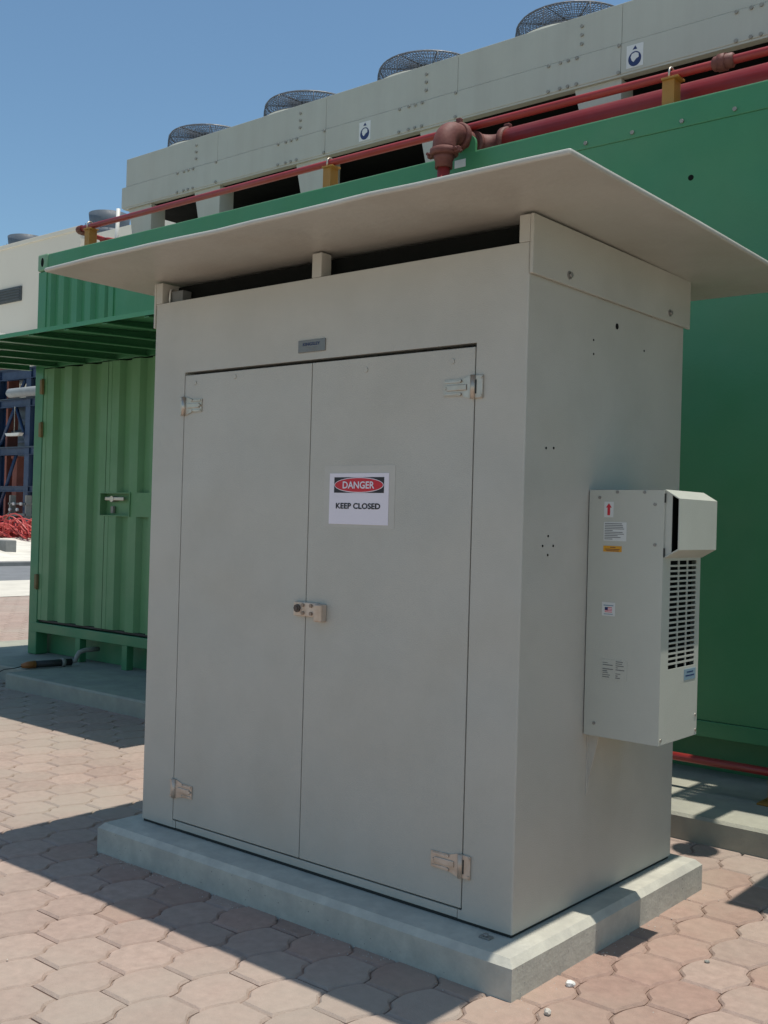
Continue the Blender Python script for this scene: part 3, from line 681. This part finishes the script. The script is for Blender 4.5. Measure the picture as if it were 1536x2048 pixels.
# fans: each with collar, guard, blades, motor
def fan_parts(cx, first):
    r = 0.42; cy = KY+0.50; z0 = ZT-0.002; z1 = ZT+0.205
    fr = thing('condenser_fan', first, 'fan', (cx, cy, z0), 'fans along the top of the condenser')
    C = lambda rad, a, z: (cx+rad*math.cos(a), cy+rad*math.sin(a), z)
    def collar(b):
        n = 40; vs = []; fs = []
        for rad, z in ((r+0.012, z0), (r+0.012, z0+0.05), (r-0.004, z0+0.058), (r-0.012, z0+0.05), (r-0.012, z0-0.0)):
            vs += [C(rad, 2*PI*k/n, z) for k in range(n)]
        for q in range(4):
            for k in range(n): fs.append((q*n+k, q*n+(k+1) % n, (q+1)*n+(k+1) % n, (q+1)*n+k))
        b.add(vs, fs, True)
    part('collar', 'cond', fr, collar)
    def guard(b):
        ring = lambda rad, z, w, n=36, s=5: b.tube([C(rad, 2*PI*k/n, z) for k in range(n)], w, s, closed=True)
        ring(r-0.022, z1-0.004, 0.006); ring(r, z0+0.06, 0.004)
        for k in range(1, 16): ring(r*(1-k/16.5), z1+0.012*min(1, k/3), 0.0022, 32, 3)
        for k in range(8): ring(r-0.001*k, z0+0.075+k*0.016, 0.0022, 36, 3)
        for k in range(96):
            a = 2*PI*k/96; w = 0.006 if k % 12 == 0 else 0.0026
            b.tube([C(r, a, z0+0.05), C(r-0.004, a, z1-0.05), C(r-0.012, a, z1-0.02), C(r-0.03, a, z1), C(0.06, a, z1+0.014)], w, 4, cap=False)
    part('guard', 'wire', fr, guard)
    part('motor', 'fanblade', fr, lambda b: (b.tube([(cx, cy, z0), (cx, cy, z1-0.03)], 0.085, 16), b.tube([(cx, cy, z1-0.03), (cx, cy, z1+0.008)], 0.05, 12)))
    for k in range(4):
        a = 2*PI*k/4 + 0.5
        part('blade', 'fanblade', fr, lambda b: b.add([C(0.08, a-.3, z0+0.07), C(0.08, a+.3, z0+0.13), C(0.37, a+.33, z0+0.12), C(0.38, a-.22, z0+0.05), C(0.08, a-.3, z0+0.066), C(0.08, a+.3, z0+0.126), C(0.37, a+.33, z0+0.116), C(0.38, a-.22, z0+0.046)], [(0, 1, 2, 3), (4, 7, 6, 5), (0, 4, 5, 1), (1, 5, 6, 2), (2, 6, 7, 3), (3, 7, 4, 0)]))
    return fr
FX = [-5.98, -4.68, -3.39, -2.10]
FL = ['wire guarded condenser fan at the far left end of the rooftop unit', 'wire guarded condenser fan second from the left end, above the bare panels', 'wire guarded condenser fan third from the left, above the red elbow', 'wire guarded condenser fan cut by the top edge of the photo']
for cx, lab in zip(FX, FL): fan_parts(cx, lab)

# white pole at the condenser end
t = thing('white_pole', 'thin white pole standing beside the left condenser leg', 'pole', (-6.60, 3.2, 3.612))
part('pole', 'white', t, lambda b: b.tube([(-6.625, 3.2, 3.612), (-6.60, 3.2, 4.16)], 0.018, 8))

# ------------------------------------------------------------------ red pipes
def arc(c, r, a0, a1, u, v, n=9):
    c, u, v = Vector(c), Vector(u), Vector(v)
    return [c + u*(r*math.cos(a0+(a1-a0)*k/(n-1))) + v*(r*math.sin(a0+(a1-a0)*k/(n-1))) for k in range(n)]
bp_ = thing('fire_main_pipe', 'thick dark red main pipe with faded elbows along the container roof edge', 'pipe', (-2.2, 2.45, 0.0))
VX, VY, ZC, BY, RB = -2.195, 2.43, 3.725, 2.865, 0.10
part('riser', 'red', bp_, lambda b: b.tube([(VX, VY, 0.0), (VX, VY, 3.54)], 0.040, 16))
part('reducer', 'redfit', bp_, lambda b: b.tube([(VX, VY, 3.50), (VX, VY, 3.545), (VX, VY, 3.55), (VX, VY, 3.575)], 0.05, 18, rs=[0.055, 0.055, 0.060, 0.068]))
part('coupling', 'redfit', bp_, lambda b: (b.tube([(VX, VY, 3.575), (VX, VY, 3.582), (VX, VY, 3.615), (VX, VY, 3.622)], 0.1, 20, rs=[0.076, 0.089, 0.089, 0.078]),
    b.box(VX-0.122, VX-0.084, VY-0.018, VY+0.018, 3.580, 3.618, 0.007), b.box(VX+0.084, VX+0.122, VY-0.018, VY+0.018, 3.580, 3.618, 0.007),
    b.tube([(VX-0.103, VY-0.04, 3.60), (VX-0.103, VY+0.04, 3.60)], 0.010, 8), b.tube([(VX+0.103, VY-0.04, 3.60), (VX+0.103, VY+0.04, 3.60)], 0.010, 8)))
e1 = arc((VX, VY+0.105, 3.635), 0.105, PI, PI/2, (0, 1, 0), (0, 0, 1), 12)
part('elbow', 'redfit', bp_, lambda b: b.tube([(VX, VY, 3.60)] + e1 + [(VX, VY+0.13, 3.74)], 0.074, 20))
part('coupling', 'redfit', bp_, lambda b: (b.tube([(VX, VY+0.13, 3.74), (VX, VY+0.136, 3.74), (VX, VY+0.166, 3.74), (VX, VY+0.172, 3.74)], 0.1, 20, rs=[0.078, 0.090, 0.090, 0.078]),
    b.box(VX-0.018, VX+0.018, VY+0.134, VY+0.168, 3.74+0.084, 3.74+0.118, 0.007)))
part('spool', 'redfit', bp_, lambda b: b.tube([(VX, VY+0.16, 3.74), (VX, BY-0.13, 3.736)], 0.066, 20))
part('coupling', 'redfit', bp_, lambda b: b.tube([(VX, BY-0.155, 3.736), (VX, BY-0.150, 3.736), (VX, BY-0.118, 3.735), (VX, BY-0.112, 3.735)], 0.1, 20, rs=[0.072, 0.086, 0.086, 0.074]))
e2 = arc((VX+0.13, BY-0.13+0.0, 3.735), 0.13, PI, PI/2, (1, 0, 0), (0, 1, 0), 12)
part('elbow', 'redfit', bp_, lambda b: b.tube(e2 + [(VX+0.16, BY, 3.735)], 0.08, 20))
part('coupling', 'redfit', bp_, lambda b: (b.tube([(VX+0.155, BY, 3.735), (VX+0.16, BY, 3.735), (VX+0.195, BY, 3.735), (VX+0.2, BY, 3.735)], 0.1, 20, rs=[0.096, 0.112, 0.112, 0.098]), b.box(VX+0.155, VX+0.2, BY-0.02, BY+0.02, 3.840, 3.870, 0.008)))
part('main', 'red', bp_, lambda b: b.tube([(VX+0.19, BY, 3.735), (6.0, BY, 3.735)], RB, 24))

tp = thing('sprinkler_pipe', 'thin dark red pipe running along the whole container roof edge', 'pipe', (-3.0, 2.70, 3.84))
TY, TZ = 2.70, 3.842
part('run', 'red', tp, lambda b: b.tube([(-6.45, TY, TZ-0.008), (-3.4, TY, TZ), (0.0, TY, TZ-0.012), (6.0, TY, TZ-0.012)], 0.024, 12))
part('elbow', 'redfit', tp, lambda b: b.tube([(-6.43, TY, TZ-0.008)] + [Vector((-6.46, TY+0.06, TZ-0.008)) + Vector((0.0, 0, 0)) + Vector((-0.06*math.sin(a), -0.06*math.cos(a), 0)) for a in [PI/2*k/6 for k in range(7)]] + [(-6.52, TY+0.09, TZ-0.008)], 0.033, 12))
part('return_run', 'red', tp, lambda b: b.tube([(-6.52, TY+0.07, TZ-0.008), (-6.60, 3.35, TZ-0.03)], 0.022, 10))
part('union', 'redfit', tp, lambda b: (b.tube([(-0.58, TY, TZ-0.01), (-0.57, TY, TZ-0.01), (-0.47, TY, TZ-0.01), (-0.46, TY, TZ-0.01)], 0.04, 12, rs=[0.03, 0.04, 0.04, 0.03]), b.tube([(-0.545, TY, TZ-0.01), (-0.505, TY, TZ-0.01)], 0.05, 8)))
vh = thing('valve_handwheel', 'small red valve handwheel on the roof corner by the ochre support', 'valve', (-6.14, 2.80, 3.612))
part('wheel', 'red', vh, lambda b: b.tube([(-6.14+0.085*math.cos(2*PI*k/24), 2.80+0.085*math.sin(2*PI*k/24), 3.70) for k in range(24)], 0.013, 8, closed=True))
part('spoke', 'red', vh, lambda b: (b.tube([(-6.225, 2.80, 3.70), (-6.055, 2.80, 3.70)], 0.009, 6)))
part('spoke', 'red', vh, lambda b: (b.tube([(-6.14, 2.715, 3.70), (-6.14, 2.885, 3.70)], 0.009, 6)))
part('stem', 'redfit', vh, lambda b: b.tube([(-6.14, 2.80, 3.612), (-6.14, 2.80, 3.71)], 0.014, 8))
for xs, lab in ((-6.315, 'ochre pipe support at the left end of the container roof'), (-3.42, 'ochre pipe support on the roof left of the red elbow'), (-0.825, 'ochre pipe support clasping the thick red pipe at right')):
    t = thing('pipe_support', lab, 'pipe support', (xs, TY, 3.612), 'ochre supports under the thin red pipe')
    part('post', 'yellow', t, lambda b: (b.box(xs-0.036, xs+0.036, TY-0.03, TY-0.022, 3.612, TZ-0.03), b.box(xs+0.028, xs+0.036, TY-0.022, TY+0.05, 3.612, TZ-0.03)))
    part('saddle', 'yellow', t, lambda b: b.box(xs-0.038, xs+0.062, TY-0.045, TY+0.05, TZ-0.041, TZ-0.029, 0.002))
    part('clamp', 'steel', t, lambda b: b.tube([(xs+0.005, TY-0.034, TZ-0.03), (xs+0.005, TY-0.034, TZ)] + [(xs+0.005, TY-0.034*math.cos(a), TZ+0.034*math.sin(a)) for a in [PI*k/8 for k in range(9)]] + [(xs+0.005, TY+0.034, TZ-0.03)], 0.006, 6))
# low pipe in front of the container foot
lp = thing('low_red_pipe', 'thin red pipe running low along the foot of the container', 'pipe', (1.0, 2.28, 0.0))
part('run', 'red', lp, lambda b: b.tube([(-2.0, 2.28, 0.150), (6.0, 2.28, 0.150)], 0.021, 12))
part('stub', 'red', lp, lambda b: b.tube([(0.035, 2.28, 0.150), (0.035, 2.28, 0.20)], 0.024, 10))
t = thing('pipe_support', 'ochre foot support under the low red pipe at the right edge', 'pipe support', (0.03, 2.28, 0.0))
part('base_plate', 'yellow', t, lambda b: b.box(-0.06, 0.12, 2.21, 2.35, 0.0005, 0.010, 0.002))
part('post', 'yellow', t, lambda b: (b.box(-0.02, 0.075, 2.245, 2.253, 0.01, 0.127), b.box(0.067, 0.075, 2.253, 2.31, 0.01, 0.127)))

# ------------------------------------------------------------------ far plant behind the road
bd = thing('plant_building', 'tall pale beige plant building with a dark louvre far behind the container', 'building', (-75, 50, ZG))
part('wall', 'beige', bd, lambda b: b.box(-110, -69.3, 45, 75, ZG, 22.9))
part('parapet', 'beige', bd, lambda b: b.box(-110.1, -69.2, 44.9, 45.5, 22.9, 23.25, 0.03))
part('wall', 'cream', bd, lambda b: b.box(-69.25, -40, 45.6, 75, ZG, 22.6))
lv = part('louvre', 'louvre', bd, lambda b: b.box(-80.6, -77.3, 44.86, 45.0, 18.35, 19.55))
for k in range(5): part('louvre_blade', 'louvre', lv, lambda b: b.box(-80.5, -77.4, 44.78, 44.86, 18.45+k*0.22, 18.53+k*0.22))
part('annex', 'beige', bd, lambda b: b.box(-95, -77.0, 41, 44.9, ZG, 15.1))
part('annex_coping', 'white', bd, lambda b: b.box(-95.1, -76.8, 40.9, 44.89, 15.1, 15.35))
def tower(cx, cy, r, zt, lab, pale):
    t = thing('cooling_fan_stack', lab, 'fan stack', (cx, cy, 22.6), 'round fan stacks on the plant roof')
    n = 48
    def lath(b, prof):
        vs = []; fs = []
        for rad, z in prof: vs += [(cx+rad*math.cos(2*PI*k/n), cy+rad*math.sin(2*PI*k/n), z) for k in range(n)]
        for q in range(len(prof)-1):
            for k in range(n): fs.append((q*n+k, q*n+(k+1) % n, (q+1)*n+(k+1) % n, (q+1)*n+k))
        b.add(vs, fs, True)
    h = zt-22.6
    part('shell', 'tankpale' if pale else 'tank', t, lambda b: lath(b, [(r*1.0, 22.6), (r*1.0, 22.6+h*0.42)]))
    part('walkway', 'tank', t, lambda b: lath(b, [(r*1.0, 22.6+h*.42), (r*1.16, 22.6+h*.44), (r*1.16, 22.6+h*.58), (r*1.0, 22.6+h*.60)]))
    part('stack', 'tank', t, lambda b: lath(b, [(r*0.96, 22.6+h*.58), (r*0.93, 22.6+h*0.8), (r*0.98, zt), (r*0.93, zt), (r*.88, 22.6+h*.6)]))
    rails = part('railing', 'tank', t, lambda b: [b.tube([(cx+r*1.16*math.cos(a), cy+r*1.16*math.sin(a), 22.6+h*.58), (cx+r*1.16*math.cos(a), cy+r*1.16*math.sin(a), 22.6+h*.58+0.55)], 0.03, 4) for a in [2*PI*k/20 for k in range(20)]])
tower(-74.4, 51.2, 1.75, 26.3, 'dark round fan stack on the plant roof behind the red pipe corner', True)
tower(-86.6, 51.0, 1.75, 26.1, 'grey round fan stack at the left edge of the plant roof', False)

# blue pipe rack
rk = thing('blue_pipe_rack', 'dark blue steel pipe rack standing behind the red tubing heap', 'pipe rack', (-45.5, 26.5, ZG))
for x in (-47.55, -44.75, -41.9):
    for y in (26.0, 29.0): part('column', 'blue', rk, lambda b: (b.box(x-0.2, x+0.2, y-0.2, y-0.16, ZG, 8.2), b.box(x-0.2, x+0.2, y+0.16, y+0.2, ZG, 8.2), b.box(x-0.02, x+0.02, y-0.16, y+0.16, ZG, 8.2)))
for z, h in ((7.7, .42), (6.35, .3), (4.0, .3), (2.2, .22)):
    for y in (25.9, 28.9): part('beam', 'blue', rk, lambda b: (b.box(-47.6, -41.8, y-0.03, y+0.03, z, z+h), b.box(-47.6, -41.8, y-0.14, y+0.14, z+h, z+h+0.03), b.box(-47.6, -41.8, y-0.14, y+0.14, z-0.03, z)))
for (xa, za, xb, zb_) in ((-47.5, 4.3, -46.1, 6.4), (-46.1, 6.6, -45.2, 7.7), (-47.5, 1.0, -45.9, 4.0), (-44.8, 4.2, -46.0, 6.3)):
    part('brace', 'blue', rk, lambda b: b.tube([(xa, 25.95, za), (xb, 25.95, zb_)], 0.09, 6))
for z, y in ((6.75, 27.5), (5.6, 28.0), (5.25, 27.3), (3.3, 27.8)):
    part('pipe', 'plantdark', rk, lambda b: b.tube([(-48.5, y, z), (-41, y, z)], 0.13, 10))
part('cladding', 'plantdark', rk, lambda b: b.box(-60, -41.0, 29.3, 29.5, ZG, 7.3))
for k in range(12): part('cladding_rib', 'blue', rk, lambda b: b.box(-60, -41.0, 29.2, 29.3, 0.3+k*0.58, 0.42+k*0.58))
for z in (8.16, 6.7, 4.33): part('shading_deck', 'plantdark', rk, lambda b: b.box(-51.0, -41.0, 25.7, 29.2, z, z+0.04))  # sheets added to shade the inside of the rack
for xs, w, zt, lab in ((-49.15, 0.95, 9.2, 'tall red masonry pier behind the leftmost blue column'), (-47.75, 0.32, 3.9, 'short slim red masonry pier between the blue rack columns')):
    t = thing('masonry_pier', lab, 'pier', (xs, 27.2, ZG)); 
    part('shaft', 'brick', t, lambda b: b.box(xs-w/2*1.3, xs+w/2*1.3, 27.0, 27.6, ZG, zt))
    part('cap', 'brick', t, lambda b: b.box(xs-w/2*1.3-.06, xs+w/2*1.3+.06, 26.94, 27.66, zt, zt+0.12))
t = thing('white_duct', 'pale insulated duct end lying in the upper blue rack', 'duct', (-44.6, 25.35, 6.7))
part('shell', 'tankpale', t, lambda b: b.tube([(-45.75, 25.35, 6.93), (-45.6, 25.35, 6.93), (-43, 25.35, 6.93)], 0.22, 16, rs=[0.16, 0.23, 0.23]))
part('end_cap', 'cream', t, lambda b: b.tube([(-45.80, 25.35, 6.93), (-45.75, 25.35, 6.93)], 0.13, 16))
t = thing('strip_light', 'white strip light fitting hung in the blue rack', 'light fitting', (-45.9, 25.7, 4.9))
part('reflector', 'lamp', t, lambda b: b.prism([(-46.25, 5.02), (-44.95, 5.02), (-45.1, 4.88), (-46.1, 4.88)], 'y', 25.5, 25.75))
part('hanger', 'boltdark', t, lambda b: b.tube([(-45.6, 25.62, 5.02), (-45.6, 25.62, 6.3)], 0.02, 6))
t = thing('equipment_skid', 'grey pump skid with small fittings at the rack foot', 'equipment', (-45.3, 25.9, ZG))
part('frame', 'boltdark', t, lambda b: (b.box(-46.1, -44.4, 25.7, 26.0, 1.0, 1.12), b.box(-46.0, -45.9, 25.7, 26.0, ZG, 2.0), b.box(-44.6, -44.5, 25.7, 26.0, ZG, 2.0), b.box(-46.1, -44.4, 25.7, 26.0, 1.55, 1.63)))
for k in range(4): part('valve', 'lamp', t, lambda b: b.tube([(-45.75+k*0.32, 25.66, 1.30+0.28*(k % 2)), (-45.75+k*0.32, 25.56, 1.30+0.28*(k % 2))], 0.08, 8))
part('tank', 'rust', t, lambda b: b.tube([(-46.35, 26.0, ZG), (-46.35, 26.0, 1.0), (-46.35, 26.0, 1.15)], 0.28, 12, rs=[.28, .28, .1]))
# heap of red tubing
b = MB(); rng = random.Random(21)
for k in range(150):
    x0 = rng.uniform(-49.0, -41.5); w = rng.uniform(1.2, 3.2); 
    prof = lambda x: 0.30 + 0.9*max(0, min(1, (x+48.0)/5.0))
    yy = 24.6 + rng.gauss(0, 0.45); pts = []
    hh = rng.uniform(0.15, 1.0)
    for s_ in range(9):
        u = s_/8; x = x0 - w/2 + w*u
        pts.append((x, yy + 0.25*math.sin(u*5+k), max(ZG+0.06, prof(x)*hh*(0.25+0.75*math.sin(PI*min(1, u*1.05)))+ZG+0.05)))
    b.tube(pts, rng.uniform(0.025, 0.045), 5)
o = b.build('red_tubing_heap', 'redtube'); tag(o, 'tangled heap of red flexible tubing on the sandy lot', 'tubing'); 
# block and stones
t = thing('concrete_block', 'small grey concrete block on the sand beyond the road', 'block', (-30.4, 16.2, ZG))
part('block', 'kerb', t, lambda b: b.box(-30.75, -29.9, 16.0, 16.4, ZG, ZG+0.42, 0.03))
def stone(loc, r, lab, seed, m='stone'):
    rg = random.Random(seed); bm = bmesh.new(); bmesh.ops.create_icosphere(bm, subdivisions=2, radius=r)
    for v in bm.verts: v.co = Vector((v.co.x*1.15, v.co.y*0.85, v.co.z*0.75))*rg.uniform(0.82, 1.12)
    me = bpy.data.meshes.new('pebble'); bm.to_mesh(me); bm.free()
    o = obj('pebble', me, m, None, (loc[0], loc[1], ZG + r*0.6)); o.rotation_euler = (0, 0, rg.uniform(0, 6)); tag(o, lab, 'pebble'); return o
stone((0.170, 0.074), 0.014, 'pale pebble on the pavers beside the right plinth side', 1, 'white')
stone((0.220, -0.141), 0.0135, 'grey pebble on the pavers near the bottom edge of the photo', 2)
stone((0.41, 0.546), 0.008, 'tiny dark pebble on the pavers below the air conditioner', 3, 'boltdark')
for k in range(26):
    rg = random.Random(100+k)
# loose grit along the plinth foot and in the joints
b = MB(); rg = random.Random(77)
for k in range(420):
    if k % 3:
        side = rg.random()
        if side < 0.55: x, y = rg.uniform(-1.97, 0.12), -0.152-abs(rg.gauss(0, 0.035))
        else: x, y = 0.102+abs(rg.gauss(0, 0.035)), rg.uniform(-0.15, 1.3)
    else: x, y = rg.uniform(-3.5, 1.3), rg.uniform(-1.5, 1.6)
    if -1.96 < x < 0.1 and -0.15 < y < 1.22: continue
    q = rg.uniform(0.0012, 0.0032); h = q*rg.uniform(0.6, 1.1); a = rg.uniform(0, 6)
    p4 = [(x+q*math.cos(a+i*PI/2)*rg.uniform(.7, 1.2), y+q*math.sin(a+i*PI/2)*rg.uniform(.7, 1.2), ZG-0.0005) for i in range(4)]
    b.add(p4 + [(x+rg.uniform(-.3, .3)*q, y+rg.uniform(-.3, .3)*q, ZG+h)], [(0, 1, 4), (1, 2, 4), (2, 3, 4), (3, 0, 4), (3, 2, 1, 0)])
o = b.build('grit', 'stone'); o['kind'] = 'stuff'; o['label'] = 'loose sandy grit scattered on the pavers round the plinth'; o['category'] = 'grit'
# grit on the plinth by the front corner
t = thing('floor_anchor', 'small grey anchor clip on the plinth at the front corner', 'anchor', (-0.05, -0.045, 0.0))
part('clip', 'bolt', t, lambda b: (b.box(-0.085, -0.045, -0.06, -0.032, 0.0005, 0.006, 0.001), b.tube([(-0.065, -0.047, 0.005), (-0.065, -0.047, 0.014)], 0.009, 6)))
